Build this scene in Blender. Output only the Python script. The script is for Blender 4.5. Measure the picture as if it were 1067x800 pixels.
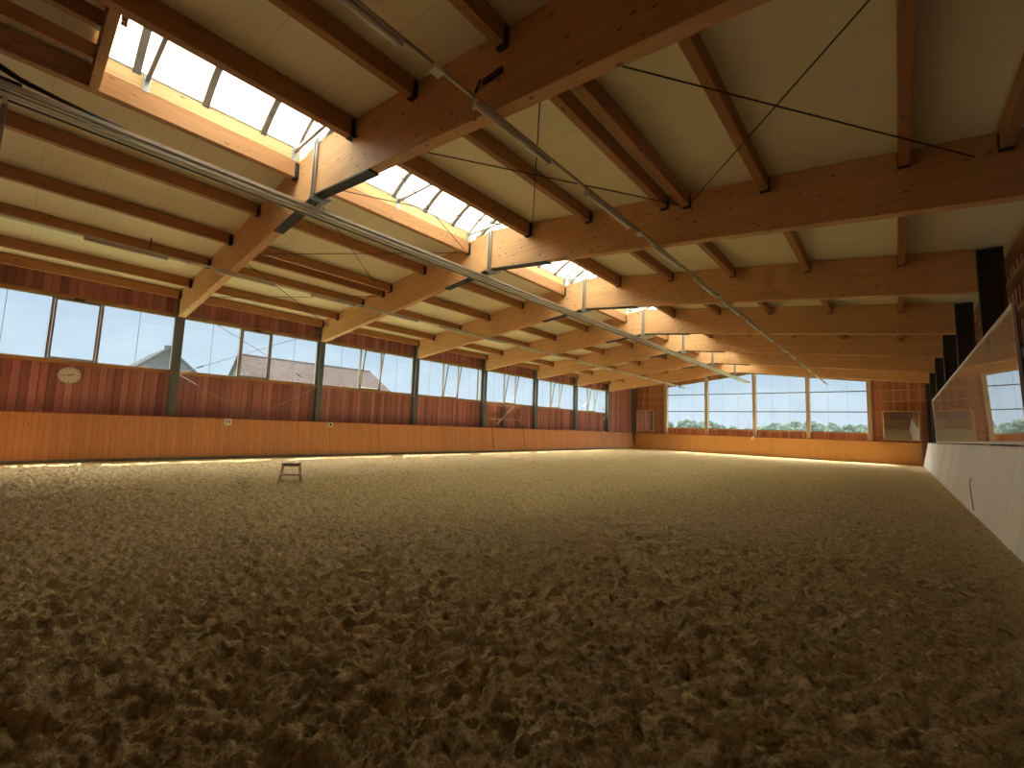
import bpy, bmesh, math, random
import numpy as np
from mathutils import Vector, Matrix
random.seed(7)
SC = bpy.context.scene
COL = SC.collection
for o in list(bpy.data.objects): bpy.data.objects.remove(o)

# ------------------------------------------------------------------ camera
YAW, PITCH, ROLL = math.radians(41.21), math.radians(5.668), math.radians(2.055)
F = Vector((-math.sin(YAW)*math.cos(PITCH), math.cos(YAW)*math.cos(PITCH), math.sin(PITCH)))
R0 = Vector((math.cos(YAW), math.sin(YAW), 0)); U0 = R0.cross(F)
RR = R0*math.cos(ROLL)+U0*math.sin(ROLL); UU = U0*math.cos(ROLL)-R0*math.sin(ROLL)
cam = bpy.data.cameras.new('camera'); camo = bpy.data.objects.new('camera', cam); COL.objects.link(camo)
m = Matrix.Identity(4)
for k, v in enumerate((RR, UU, -F)):
    for j in range(3): m[j][k] = v[j]
m[0][3], m[1][3], m[2][3] = 18.852, 0.0, 1.534
camo.matrix_world = m
cam.sensor_width = 36; cam.sensor_fit = 'HORIZONTAL'; cam.lens = 459.563/1067*36
cam.clip_start = 0.05; cam.clip_end = 2000
SC.camera = camo

# ------------------------------------------------------------------ exposure, sky, sun
SC.view_settings.view_transform = 'Standard'; SC.view_settings.look = 'None'
SC.view_settings.gamma = 1; SC.view_settings.use_curve_mapping = False
SC.view_settings.exposure = 0.52
w = bpy.data.worlds.new('sky'); SC.world = w; w.use_nodes = True
nt = w.node_tree; nt.nodes.clear()
tc = nt.nodes.new('ShaderNodeTexCoord'); sx = nt.nodes.new('ShaderNodeSeparateXYZ')
cr = nt.nodes.new('ShaderNodeValToRGB'); bg = nt.nodes.new('ShaderNodeBackground'); wo = nt.nodes.new('ShaderNodeOutputWorld')
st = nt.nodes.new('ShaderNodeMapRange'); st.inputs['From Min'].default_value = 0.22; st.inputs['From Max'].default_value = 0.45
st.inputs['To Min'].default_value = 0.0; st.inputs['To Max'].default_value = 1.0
nt.links.new(tc.outputs['Generated'], sx.inputs[0]); nt.links.new(sx.outputs['Z'], cr.inputs['Fac']); nt.links.new(sx.outputs['Z'], st.inputs['Value'])
e = cr.color_ramp.elements
e[0].position = 0.0; e[0].color = (0.41, 0.50, 0.58, 1)
e[1].position = 0.6; e[1].color = (0.80, 0.80, 0.74, 1)
a = cr.color_ramp.elements.new(0.3); a.color = (0.36, 0.475, 0.60, 1)
a = cr.color_ramp.elements.new(0.08); a.color = (0.385, 0.495, 0.58, 1)
# glow around the sun, added above the elevations in view to brighten the hall
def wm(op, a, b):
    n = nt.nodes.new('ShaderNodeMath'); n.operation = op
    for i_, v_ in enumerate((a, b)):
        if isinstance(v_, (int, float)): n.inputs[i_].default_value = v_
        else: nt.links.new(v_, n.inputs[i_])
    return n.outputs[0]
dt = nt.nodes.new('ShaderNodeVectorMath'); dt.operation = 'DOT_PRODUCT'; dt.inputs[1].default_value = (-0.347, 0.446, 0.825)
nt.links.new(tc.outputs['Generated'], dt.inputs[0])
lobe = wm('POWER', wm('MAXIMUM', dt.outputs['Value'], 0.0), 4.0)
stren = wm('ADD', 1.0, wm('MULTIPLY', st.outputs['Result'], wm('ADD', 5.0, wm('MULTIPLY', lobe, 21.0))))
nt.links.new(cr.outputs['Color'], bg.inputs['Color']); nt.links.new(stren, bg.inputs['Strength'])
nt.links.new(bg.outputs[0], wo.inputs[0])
sun = bpy.data.lights.new('sun', 'SUN'); suno = bpy.data.objects.new('sun', sun); COL.objects.link(suno)
sun.energy = 16.0; sun.angle = math.radians(0.6); sun.color = (1.0, 0.93, 0.78)
sd = Vector((2.1, -2.7, -5.0))
suno.rotation_euler = sd.to_track_quat('-Z', 'Y').to_euler(); suno.location = (-20, 60, 60)

# ------------------------------------------------------------------ node helpers / materials
def new_mat(name):
    mt = bpy.data.materials.new(name); mt.use_nodes = True
    t = mt.node_tree; t.nodes.clear()
    out = t.nodes.new('ShaderNodeOutputMaterial')
    return mt, t, out
def N(t, typ, **kw):
    n = t.nodes.new(typ)
    for k, v in kw.items():
        if k in n.inputs: n.inputs[k].default_value = v
        else: setattr(n, k, v)
    return n
def mth(t, op, a, b=None, c=None):
    n = t.nodes.new('ShaderNodeMath'); n.operation = op
    for i, v in enumerate((a, b, c)):
        if v is None: continue
        if isinstance(v, (int, float)): n.inputs[i].default_value = v
        else: t.links.new(v, n.inputs[i])
    return n.outputs[0]
def mixc(t, fac, a, b, mode='MIX'):
    n = t.nodes.new('ShaderNodeMixRGB'); n.blend_type = mode
    for i, v in zip((0, 1, 2), (fac, a, b)):
        if isinstance(v, (int, float)): n.inputs[i].default_value = v
        elif isinstance(v, tuple): n.inputs[i].default_value = (*v, 1)[:4]
        else: t.links.new(v, n.inputs[i])
    return n.outputs[0]
def principled(t, out, color, rough=0.6, metal=0.0, spec=0.4):
    p = t.nodes.new('ShaderNodeBsdfPrincipled')
    if isinstance(color, tuple): p.inputs['Base Color'].default_value = (*color, 1)
    else: t.links.new(color, p.inputs['Base Color'])
    p.inputs['Roughness'].default_value = rough; p.inputs['Metallic'].default_value = metal
    p.inputs['Specular IOR Level'].default_value = spec
    t.links.new(p.outputs[0], out.inputs[0]); return p
def bump(t, p, h, strength=0.3, dist=0.01):
    b = t.nodes.new('ShaderNodeBump'); b.inputs['Strength'].default_value = strength; b.inputs['Distance'].default_value = dist
    t.links.new(h, b.inputs['Height']); t.links.new(b.outputs[0], p.inputs['Normal'])

def wood(name, col, axis='x', dark=0.55, lam=0.0, lamaxis='z', knots=0.0, board=0.0, boardaxis='y', vary=0.25, rough=0.6, spec=0.3, seam=0.06):
    """procedural timber: grain along axis; lam = glued lamella height; board = board width"""
    mt, t, out = new_mat(name)
    co = N(t, 'ShaderNodeTexCoord'); rnd = N(t, 'ShaderNodeObjectInfo')
    add = t.nodes.new('ShaderNodeVectorMath'); add.operation = 'ADD'
    sc = t.nodes.new('ShaderNodeVectorMath'); sc.operation = 'SCALE'; sc.inputs[0].default_value = (13.1, 7.7, 5.3)
    t.links.new(rnd.outputs['Random'], sc.inputs['Scale'])
    t.links.new(co.outputs['Object'], add.inputs[0]); t.links.new(sc.outputs[0], add.inputs[1])
    mp = N(t, 'ShaderNodeMapping'); s = {'x': (0.5, 9, 9), 'y': (9, 0.5, 9), 'z': (9, 9, 0.5)}[axis]
    mp.inputs['Scale'].default_value = s; t.links.new(add.outputs[0], mp.inputs['Vector'])
    n1 = N(t, 'ShaderNodeTexNoise', Scale=1.6, Detail=5.0, Roughness=0.6); t.links.new(mp.outputs[0], n1.inputs['Vector'])
    n2 = N(t, 'ShaderNodeTexNoise', Scale=9.0, Detail=4.0, Roughness=0.6); t.links.new(mp.outputs[0], n2.inputs['Vector'])
    c0 = tuple(c*dark for c in col)
    r = N(t, 'ShaderNodeMapRange', **{'From Min': 0.25, 'From Max': 0.75}); t.links.new(mth(t, 'ADD', mth(t, 'MULTIPLY', n1.outputs['Fac'], .6), mth(t, 'MULTIPLY', n2.outputs['Fac'], .4)), r.inputs['Value'])
    c = mixc(t, r.outputs['Result'], c0, tuple(min(1, x*1.12) for x in col))
    sep = N(t, 'ShaderNodeSeparateXYZ'); t.links.new(co.outputs['Object'], sep.inputs[0])
    ax = {'x': 0, 'y': 1, 'z': 2}
    hgt = n2.outputs['Fac']
    gn = N(t, 'ShaderNodeNewGeometry'); sn = N(t, 'ShaderNodeSeparateXYZ'); t.links.new(gn.outputs['Normal'], sn.inputs[0])
    side = mth(t, 'LESS_THAN', mth(t, 'ABSOLUTE', sn.outputs[2]), 0.5)
    def lines(width, axn, amount, cc, v, k=0.65):
        q = mth(t, 'DIVIDE', sep.outputs[ax[axn]], width)
        fl = mth(t, 'FLOOR', q); fr = mth(t, 'SUBTRACT', q, fl)
        wn = N(t, 'ShaderNodeTexWhiteNoise', noise_dimensions='1D'); t.links.new(fl, wn.inputs['W'])
        mr = N(t, 'ShaderNodeMapRange', **{'To Min': 1-v, 'To Max': 1+v*0.5}); t.links.new(wn.outputs['Value'], mr.inputs['Value'])
        cc = mixc(t, 1.0, cc, mr.outputs['Result'], 'MULTIPLY')
        ln = mth(t, 'LESS_THAN', fr, amount)
        return mixc(t, mth(t, 'MULTIPLY', mth(t, 'MULTIPLY', ln, side), k), cc, tuple(x*0.18 for x in col))
    if lam: c = lines(lam, lamaxis, 0.04, c, 0.03, 0.3)
    if board: c = lines(board, boardaxis, seam, c, vary)
    if knots:
        kp = N(t, 'ShaderNodeMapping'); kp.inputs['Scale'].default_value = {'x': (1.5, 2.6, 4.2), 'y': (2.6, 1.5, 4.2), 'z': (4.2, 4.2, 1.5)}[axis]
        t.links.new(add.outputs[0], kp.inputs['Vector'])
        vo = N(t, 'ShaderNodeTexVoronoi', Scale=1.9); t.links.new(kp.outputs[0], vo.inputs['Vector'])
        vo.inputs['Randomness'].default_value = 1.0
        k = N(t, 'ShaderNodeMapRange', **{'From Min': 0.09, 'From Max': 0.17, 'To Min': 1.0, 'To Max': 0.0}); t.links.new(vo.outputs['Distance'], k.inputs['Value'])
        c = mixc(t, mth(t, 'MULTIPLY', k.outputs['Result'], knots), c, tuple(x*0.22 for x in col))
    p = principled(t, out, c, rough, 0, spec)
    bump(t, p, hgt, 0.12, 0.004)
    return mt

def plain(name, col, rough=0.5, metal=0.0, spec=0.4, noise=0.12, scale=6.0):
    mt, t, out = new_mat(name)
    co = N(t, 'ShaderNodeTexCoord'); n = N(t, 'ShaderNodeTexNoise', Scale=scale, Detail=4.0); t.links.new(co.outputs['Object'], n.inputs['Vector'])
    c = mixc(t, n.outputs['Fac'], tuple(x*(1-noise) for x in col), tuple(min(1, x*(1+noise)) for x in col))
    principled(t, out, c, rough, metal, spec); return mt

M = {}
SPR = (0.77, 0.43, 0.21)
M['beam'] = wood('glulam_spruce', SPR, 'x', 0.72, lam=0.045, lamaxis='z', knots=0.8)
M['purlin'] = wood('purlin_spruce', (0.50, 0.24, 0.105), 'y', 0.7, knots=0.6)
M['curb'] = wood('curb_spruce', (0.76, 0.50, 0.25), 'y', 0.75, knots=0.7, lam=0.12)
M['cross'] = wood('trimmer_spruce', (0.52, 0.27, 0.11), 'x', 0.7, knots=0.5)
M['rail_y'] = wood('rail_spruce', (0.50, 0.29, 0.14), 'y', 0.7)
M['rail_x'] = wood('cross_rail_spruce', (0.55, 0.32, 0.15), 'x', 0.7)
M['board'] = wood('stained_boards', (0.58, 0.25, 0.22), 'z', 0.6, board=0.19, boardaxis='y', vary=0.38, seam=0.09)
M['board_x'] = wood('stained_gable_boards', (0.56, 0.24, 0.13), 'z', 0.6, board=0.19, boardaxis='x', vary=0.38, seam=0.09)
M['kick_left'] = wood('kick_planks', (0.62, 0.29, 0.13), 'z', 0.82, board=0.145, boardaxis='y', vary=0.10, knots=0.45, seam=0.05)
M['kick_end'] = wood('kick_end_ply', (0.58, 0.285, 0.09), 'z', 0.85, board=0.3, boardaxis='x', vary=0.05, knots=0.2, seam=0.012)
M['kick_right'] = wood('kick_pale_planks', (0.90, 0.86, 0.78), 'z', 0.85, board=1.25, boardaxis='y', vary=0.10, knots=0.12, seam=0.008, rough=0.5)  # paler base colour than the left and end kickboards
M['capwood'] = wood('cap_stained', (0.30, 0.10, 0.05), 'y', 0.7)
M['capwood_x'] = wood('cap_stained_x', (0.30, 0.10, 0.05), 'x', 0.7)
M['framewood'] = wood('window_frame_wood', (0.40, 0.35, 0.29), 'z', 0.8)
M['post'] = wood('pale_post_wood', (0.50, 0.38, 0.27), 'z', 0.8)
M['steel'] = plain('dark_steel_paint', (0.15, 0.18, 0.19), 0.45, 0.0, 0.5)
M['steel_right'] = plain('brown_black_steel_paint', (0.045, 0.04, 0.04), 0.5)
M['steel_dark'] = plain('blackened_steel', (0.03, 0.028, 0.028), 0.6, 0.2, 0.4)
M['galv'] = plain('galvanised_steel', (0.34, 0.35, 0.37), 0.42, 0.75, 0.5, scale=20)
M['alu'] = plain('grey_aluminium', (0.50, 0.47, 0.43), 0.45, 0.5, 0.5, scale=3)
M['rib'] = plain('rib_metal', (0.28, 0.26, 0.25), 0.5, 0.3)
M['black'] = plain('black_rubber', (0.015, 0.015, 0.015), 0.6)
M['white'] = plain('white_enamel', (0.72, 0.70, 0.66), 0.35, noise=0.04)
M['tube'] = plain('tube_cover', (0.86, 0.82, 0.76), 0.3, noise=0.03)
M['signwhite'] = plain('sign_white', (0.8, 0.78, 0.72), 0.4, noise=0.03)
M['stoolwood'] = wood('stool_wood', (0.55, 0.36, 0.25), 'x', 0.8)
M['cable'] = plain('wire_rope', (0.06, 0.05, 0.045), 0.5, 0.5)
M['cable_light'] = plain('zinc_wire_rope', (0.45, 0.42, 0.38), 0.5, 0.5)

def ceiling_mat():
    mt, t, out = new_mat('ceiling_panels')
    co = N(t, 'ShaderNodeTexCoord'); sep = N(t, 'ShaderNodeSeparateXYZ'); t.links.new(co.outputs['Object'], sep.inputs[0])
    n = N(t, 'ShaderNodeTexNoise', Scale=1.3, Detail=4.0); t.links.new(co.outputs['Object'], n.inputs['Vector'])
    c = mixc(t, n.outputs['Fac'], (0.84, 0.75, 0.52), (0.88, 0.81, 0.60))
    q = mth(t, 'DIVIDE', sep.outputs[1], 1.0); fr = mth(t, 'FRACT', q)
    c = mixc(t, mth(t, 'MULTIPLY', mth(t, 'LESS_THAN', fr, 0.01), 0.3), c, (0.16, 0.13, 0.07))
    q2 = mth(t, 'FRACT', mth(t, 'DIVIDE', sep.outputs[1], 0.1))
    b = mth(t, 'LESS_THAN', q2, 0.12)
    p = principled(t, out, c, 0.55, 0, 0.3); bump(t, p, b, 0.15, 0.004); return mt
M['ceiling'] = ceiling_mat()

def glass_mat(name, haze_dust, tint=(0.97, 0.985, 1.0)):
    mt, t, out = new_mat(name)
    tr = N(t, 'ShaderNodeBsdfTransparent'); tr.inputs[0].default_value = (*tint, 1)
    gl = N(t, 'ShaderNodeBsdfGlossy', Roughness=0.02); gl.inputs[0].default_value = (1, 1, 1, 1)
    di = N(t, 'ShaderNodeBsdfTranslucent'); di.inputs[0].default_value = (0.9, 0.93, 0.95, 1)
    co = N(t, 'ShaderNodeTexCoord'); n = N(t, 'ShaderNodeTexNoise', Scale=0.9, Detail=3.0); t.links.new(co.outputs['Object'], n.inputs['Vector'])
    m1 = N(t, 'ShaderNodeMixShader'); t.links.new(mth(t, 'MULTIPLY', n.outputs['Fac'], haze_dust*2), m1.inputs[0])
    t.links.new(tr.outputs[0], m1.inputs[1]); t.links.new(di.outputs[0], m1.inputs[2])
    lw = N(t, 'ShaderNodeLayerWeight', Blend=0.5); m2 = N(t, 'ShaderNodeMixShader')
    t.links.new(mth(t, 'ADD', 0.02, mth(t, 'MULTIPLY', mth(t, 'POWER', lw.outputs['Facing'], 5.0), 0.4)), m2.inputs[0]); t.links.new(m1.outputs[0], m2.inputs[1]); t.links.new(gl.outputs[0], m2.inputs[2])
    t.links.new(m2.outputs[0], out.inputs[0]); return mt
M['glass'] = glass_mat('haze_veil_glass', 0.010)  # whitish veil mixed into the panes stands in for haze outdoors
def poly_mat():
    mt, t, out = new_mat('opal_polycarbonate')
    di = N(t, 'ShaderNodeBsdfTranslucent'); di.inputs[0].default_value = (0.64, 0.65, 0.60, 1)
    df = N(t, 'ShaderNodeBsdfDiffuse'); df.inputs[0].default_value = (0.8, 0.82, 0.8, 1)
    co = N(t, 'ShaderNodeTexCoord'); n = N(t, 'ShaderNodeTexNoise', Scale=2.0); t.links.new(co.outputs['Object'], n.inputs['Vector'])
    m1 = N(t, 'ShaderNodeMixShader'); t.links.new(mth(t, 'MULTIPLY', n.outputs['Fac'], 0.12), m1.inputs[0])
    t.links.new(di.outputs[0], m1.inputs[1]); t.links.new(df.outputs[0], m1.inputs[2]); t.links.new(m1.outputs[0], out.inputs[0]); return mt
M['poly'] = poly_mat()
def mirror_mat(name, haze_dust):
    mt, t, out = new_mat(name)
    gl = N(t, 'ShaderNodeBsdfGlossy', Roughness=0.012); gl.inputs[0].default_value = (0.86, 0.87, 0.88, 1)
    di = N(t, 'ShaderNodeBsdfDiffuse'); di.inputs[0].default_value = (0.62, 0.6, 0.58, 1)
    co = N(t, 'ShaderNodeTexCoord'); n = N(t, 'ShaderNodeTexNoise', Scale=0.8, Detail=1.0); t.links.new(co.outputs['Object'], n.inputs['Vector'])
    m1 = N(t, 'ShaderNodeMixShader'); t.links.new(mth(t, 'MULTIPLY', mth(t, 'ADD', mth(t, 'MULTIPLY', n.outputs['Fac'], 0.4), 0.3), haze_dust*2), m1.inputs[0])
    t.links.new(gl.outputs[0], m1.inputs[1]); t.links.new(di.outputs[0], m1.inputs[2]); t.links.new(m1.outputs[0], out.inputs[0]); return mt
M['mirror'] = mirror_mat('dusty_mirror', 0.28)
M['mirror_clear'] = mirror_mat('mirror', 0.06)
def sand_mat():
    mt, t, out = new_mat('riding_sand')
    co = N(t, 'ShaderNodeTexCoord'); geo = N(t, 'ShaderNodeNewGeometry')
    def nz(sc, d=4.0, ro=0.6):
        n = N(t, 'ShaderNodeTexNoise', Scale=sc, Detail=d, Roughness=ro); t.links.new(co.outputs['Object'], n.inputs['Vector']); return n.outputs['Fac']
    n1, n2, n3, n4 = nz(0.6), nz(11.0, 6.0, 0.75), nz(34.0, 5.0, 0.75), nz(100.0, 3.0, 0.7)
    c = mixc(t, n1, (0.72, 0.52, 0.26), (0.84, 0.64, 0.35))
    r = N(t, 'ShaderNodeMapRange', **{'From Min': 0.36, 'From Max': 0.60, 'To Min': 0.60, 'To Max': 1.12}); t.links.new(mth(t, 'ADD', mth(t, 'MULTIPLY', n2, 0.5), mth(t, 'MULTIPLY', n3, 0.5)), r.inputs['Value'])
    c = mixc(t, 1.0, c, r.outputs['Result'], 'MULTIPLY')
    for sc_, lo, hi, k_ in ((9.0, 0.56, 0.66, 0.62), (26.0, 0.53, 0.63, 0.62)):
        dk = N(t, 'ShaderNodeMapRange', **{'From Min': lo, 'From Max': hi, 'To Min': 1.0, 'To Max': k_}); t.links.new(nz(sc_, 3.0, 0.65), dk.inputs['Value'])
        c = mixc(t, 1.0, c, dk.outputs['Result'], 'MULTIPLY')      # random darker spots mixed into the sand colour
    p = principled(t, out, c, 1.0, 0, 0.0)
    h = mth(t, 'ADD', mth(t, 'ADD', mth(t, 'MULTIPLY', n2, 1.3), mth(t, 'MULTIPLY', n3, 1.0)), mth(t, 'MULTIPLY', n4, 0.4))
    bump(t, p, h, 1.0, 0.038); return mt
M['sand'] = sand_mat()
M['grass'] = plain('meadow', (0.07, 0.10, 0.045), 1.0, 0.0, 0.0, noise=0.3, scale=0.3)
M['leaf'] = plain('far_foliage', (0.035, 0.055, 0.042), 1.0, 0.0, 0.0, noise=0.4, scale=1.5)
M['bark'] = plain('bark', (0.12, 0.09, 0.06), 0.9)
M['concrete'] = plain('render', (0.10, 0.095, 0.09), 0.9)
def tile_mat():
    mt, t, out = new_mat('roof_tiles')
    co = N(t, 'ShaderNodeTexCoord'); sep = N(t, 'ShaderNodeSeparateXYZ'); t.links.new(co.outputs['Object'], sep.inputs[0])
    cb = N(t, 'ShaderNodeCombineXYZ'); t.links.new(sep.outputs[1], cb.inputs[0]); t.links.new(sep.outputs[2], cb.inputs[1])
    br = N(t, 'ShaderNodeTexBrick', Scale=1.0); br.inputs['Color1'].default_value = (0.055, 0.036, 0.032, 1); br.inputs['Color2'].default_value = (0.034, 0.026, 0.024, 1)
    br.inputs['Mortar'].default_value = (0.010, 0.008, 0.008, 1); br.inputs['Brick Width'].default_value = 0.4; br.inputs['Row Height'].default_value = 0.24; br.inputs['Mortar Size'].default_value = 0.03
    t.links.new(cb.outputs[0], br.inputs['Vector']); principled(t, out, br.outputs['Color'], 1.0, 0, 0.0); return mt
M['tiles'] = tile_mat()
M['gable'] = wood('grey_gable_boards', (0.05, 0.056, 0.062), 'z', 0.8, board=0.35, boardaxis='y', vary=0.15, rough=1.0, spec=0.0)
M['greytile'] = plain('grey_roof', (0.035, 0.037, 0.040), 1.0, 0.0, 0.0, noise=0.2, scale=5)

# ------------------------------------------------------------------ mesh helpers
class MB:
    def __init__(s): s.v = []; s.f = []; s.sm = False
    def box(s, x0, x1, y0, y1, z0, z1):
        n = len(s.v)
        s.v += [(x, y, z) for x in (x0, x1) for y in (y0, y1) for z in (z0, z1)]
        s.f += [tuple(n+i for i in q) for q in ((0, 1, 3, 2), (4, 6, 7, 5), (0, 4, 5, 1), (2, 3, 7, 6), (0, 2, 6, 4), (1, 5, 7, 3))]
        return s
    def obox(s, c, ax, hx):
        """oriented box: centre, three axis vectors, half sizes"""
        n = len(s.v); c = Vector(c); A = [Vector(a).normalized()*h for a, h in zip(ax, hx)]
        for i in (-1, 1):
            for j in (-1, 1):
                for k in (-1, 1): s.v.append(tuple(c+A[0]*i+A[1]*j+A[2]*k))
        s.f += [tuple(n+i for i in q) for q in ((0, 1, 3, 2), (4, 6, 7, 5), (0, 4, 5, 1), (2, 3, 7, 6), (0, 2, 6, 4), (1, 5, 7, 3))]
        return s
    def bar(s, p, q, a, b, up=(0, 0, 1)):
        p, q = Vector(p), Vector(q); d = q-p; u = Vector(up)
        if abs(d.normalized().dot(u)) > 0.98: u = Vector((1, 0, 0))
        sdir = d.cross(u).normalized(); u2 = sdir.cross(d).normalized()
        return s.obox((p+q)/2, (d, sdir, u2), (d.length/2, a/2, b/2))
    def prism(s, pts, axis, a, b):
        """polygon pts (2D) extruded along axis from a to b; axis 'y': pts=(x,z), 'x': (y,z), 'z': (x,y)"""
        n = len(s.v); k = len(pts)
        mk = {'y': lambda p, t: (p[0], t, p[1]), 'x': lambda p, t: (t, p[0], p[1]), 'z': lambda p, t: (p[0], p[1], t)}[axis]
        s.v += [mk(p, a) for p in pts]+[mk(p, b) for p in pts]
        s.f.append(tuple(range(n, n+k))); s.f.append(tuple(range(n+2*k-1, n+k-1, -1)))
        for i in range(k):
            j = (i+1) % k; s.f.append((n+j, n+i, n+k+i, n+k+j))
        return s
    def tube(s, pts, r, seg=8, cap=True):
        n = len(s.v); pts = [Vector(p) for p in pts]
        for i, p in enumerate(pts):
            d = (pts[min(i+1, len(pts)-1)]-pts[max(i-1, 0)]).normalized()
            u = Vector((0, 0, 1)) if abs(d.z) < 0.95 else Vector((1, 0, 0))
            a = d.cross(u).normalized(); b = d.cross(a)
            rr = r[i] if isinstance(r, (list, tuple)) else r
            for k in range(seg):
                t = 2*math.pi*k/seg; s.v.append(tuple(p+a*math.cos(t)*rr+b*math.sin(t)*rr))
        for i in range(len(pts)-1):
            for k in range(seg):
                k2 = (k+1) % seg; s.f.append((n+i*seg+k, n+i*seg+k2, n+(i+1)*seg+k2, n+(i+1)*seg+k))
        if cap:
            s.f.append(tuple(n+k for k in range(seg-1, -1, -1))); s.f.append(tuple(n+(len(pts)-1)*seg+k for k in range(seg)))
        return s
    def build(s, name, mat, parent=None, smooth=False, bevel=0.0, off=None):
        me = bpy.data.meshes.new(name)
        vs = s.v if off is None else [(a-off[0], b-off[1], c-off[2]) for a, b, c in s.v]
        me.from_pydata(vs, [], s.f); me.validate()
        bm = bmesh.new(); bm.from_mesh(me); bmesh.ops.recalc_face_normals(bm, faces=bm.faces)
        if bevel: bmesh.ops.bevel(bm, geom=bm.edges[:], offset=bevel, segments=1, affect='EDGES')
        bm.to_mesh(me); bm.free()
        if smooth:
            for p in me.polygons: p.use_smooth = True
        me.materials.append(mat if not isinstance(mat, str) else M[mat])
        o = bpy.data.objects.new(name, me); COL.objects.link(o)
        if parent is not None: o.parent = parent
        if off is not None and parent is None: o.location = off
        return o
def tag(o, label, cat, group=None, kind=None):
    if label: o['label'] = label
    if cat: o['category'] = cat
    if group: o['group'] = group
    if kind: o['kind'] = kind
    return o
def struct(o, label=None):
    o['kind'] = 'structure'
    if label: o['label'] = label
    return o
def empty(name, loc, label=None, cat=None, group=None, kind=None):
    o = bpy.data.objects.new(name, None); COL.objects.link(o); o.location = loc; o.empty_display_size = 0.2
    return tag(o, label, cat, group, kind)
def copy_tree(o, parent=None):
    c = o.copy(); COL.objects.link(c)
    if parent is not None: c.parent = parent
    for ch in [x for x in bpy.data.objects if x.parent == o]: copy_tree(ch, c)
    return c
ORD = ['first', 'second', 'third', 'fourth', 'fifth', 'sixth', 'seventh', 'eighth', 'ninth', 'tenth', 'eleventh', 'twelfth']

# ------------------------------------------------------------------ layout
S = 5.198; Y1 = 3.837
B = lambda i: Y1+S*(i-1)
YN = B(0); YE = B(8)                 # near wall and end wall planes
XR = 10.0
def ceil_z(x): return 6.0+0.131*((x+0.1) if x < XR else (20.1-x))
def bot_z(x): return 5.04+(x+0.3)/10.3*1.13 if x < XR else 4.97+(20.33-x)/10.33*1.2
KZ = 1.523; YK = 39.389

# ------------------------------------------------------------------ floor
def build_sand():
    rng = np.random.default_rng(3)
    ys = np.concatenate([np.arange(-0.75, 7, 0.016), np.arange(7, 18, 0.045), np.arange(18, 39.6, 0.12)])
    xs = np.concatenate([np.arange(-0.1, 7, 0.09), np.arange(7, 12, 0.035), np.arange(12, 20.11, 0.018)])
    X, Y = np.meshgrid(xs, ys)
    def vn(scale, seed, fx=1.0, fy=1.0):
        g = np.random.default_rng(seed).random((1024, 1024))
        u = (X+3)/scale*fx+seed*3.3; v = (Y+3)/scale*fy+seed*1.7
        i = np.floor(u).astype(int); j = np.floor(v).astype(int); a = u-i; b = v-j
        a = a*a*(3-2*a); b = b*b*(3-2*b); i %= 1023; j %= 1023
        return (g[i, j]*(1-a)*(1-b)+g[i+1, j]*a*(1-b)+g[i, j+1]*(1-a)*b+g[i+1, j+1]*a*b)-0.5
    Z = 0.03*vn(1.7, 1)+0.026*vn(0.55, 2)
    m3 = vn(0.24, 3); m4 = vn(0.11, 4); m5 = vn(0.055, 5)
    bill = 0.5-2*np.abs(m3); bill2 = 0.5-2*np.abs(m4)
    near = np.clip(1.25-(Y/34), 0.5, 1)
    m6 = vn(0.16, 6, 1.0, 1.5); m7 = vn(0.075, 8)
    m8 = vn(0.045, 10)
    m9 = vn(0.03, 12)
    fine = 0.5-2*np.abs(m7); fine2 = 0.5-2*np.abs(m8)
    Z += near*(0.014*m3+0.018*bill+0.036*m4+0.038*m6+0.018*bill2+0.046*m7+0.022*fine+0.058*m5+0.024*fine2+0.034*m9)
    Z *= np.clip(1.3-Y/14-(20-X)/60, 0.66, 1.25)*np.clip(np.minimum(20.0-X, X)/0.5, 0.25, 1)
    # hoof prints: a pit with a raised far rim
    n = 4200
    px = rng.uniform(0.4, 19.6, n); py = rng.uniform(-0.5, 38.8, n)
    rad = rng.uniform(0.055, 0.095, n); dep = rng.uniform(0.008, 0.038, n); an = rng.uniform(0, 6.28, n)
    for a, b, r, d, t in zip(px, py, rad, dep, an):
        i0, i1 = np.searchsorted(xs, [a-3*r, a+3*r]); j0, j1 = np.searchsorted(ys, [b-3*r, b+3*r])
        if i1 <= i0 or j1 <= j0: continue
        dx = X[j0:j1, i0:i1]-a; dy = Y[j0:j1, i0:i1]-b
        q = np.sqrt(dx*dx+dy*dy)/r
        k = dx*math.cos(t)+dy*math.sin(t)
        Z[j0:j1, i0:i1] += -d*np.exp(-(q**4)*0.6)+d*0.55*np.exp(-((q-1.45)/0.4)**2)*(0.5+0.5*np.tanh(k/r*2))
    Z -= 0.005
    edge = np.minimum(np.minimum(X-0.0, 20.0-X), np.minimum(YK-Y, Y+0.6)); Z += 0.03*np.exp(-np.clip(edge, 0, 9)/0.15)
    ny, nx = X.shape
    co = np.stack([X, Y, Z], -1).reshape(-1, 3).astype(np.float32)
    idx = np.arange(ny*nx).reshape(ny, nx)
    q = np.stack([idx[:-1, :-1], idx[:-1, 1:], idx[1:, 1:], idx[1:, :-1]], -1).reshape(-1, 4)
    me = bpy.data.meshes.new('floor'); me.vertices.add(len(co)); me.vertices.foreach_set('co', co.ravel())
    me.loops.add(q.size); me.loops.foreach_set('vertex_index', q.ravel().astype(np.int32))
    me.polygons.add(len(q)); me.polygons.foreach_set('loop_start', np.arange(0, q.size, 4, dtype=np.int32))
    me.polygons.foreach_set('use_smooth', np.ones(len(q), dtype=bool)); me.update(calc_edges=True); me.validate()
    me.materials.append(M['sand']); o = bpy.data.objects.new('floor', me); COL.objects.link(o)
    return struct(o, 'brown churned riding sand covering the whole arena')
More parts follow.
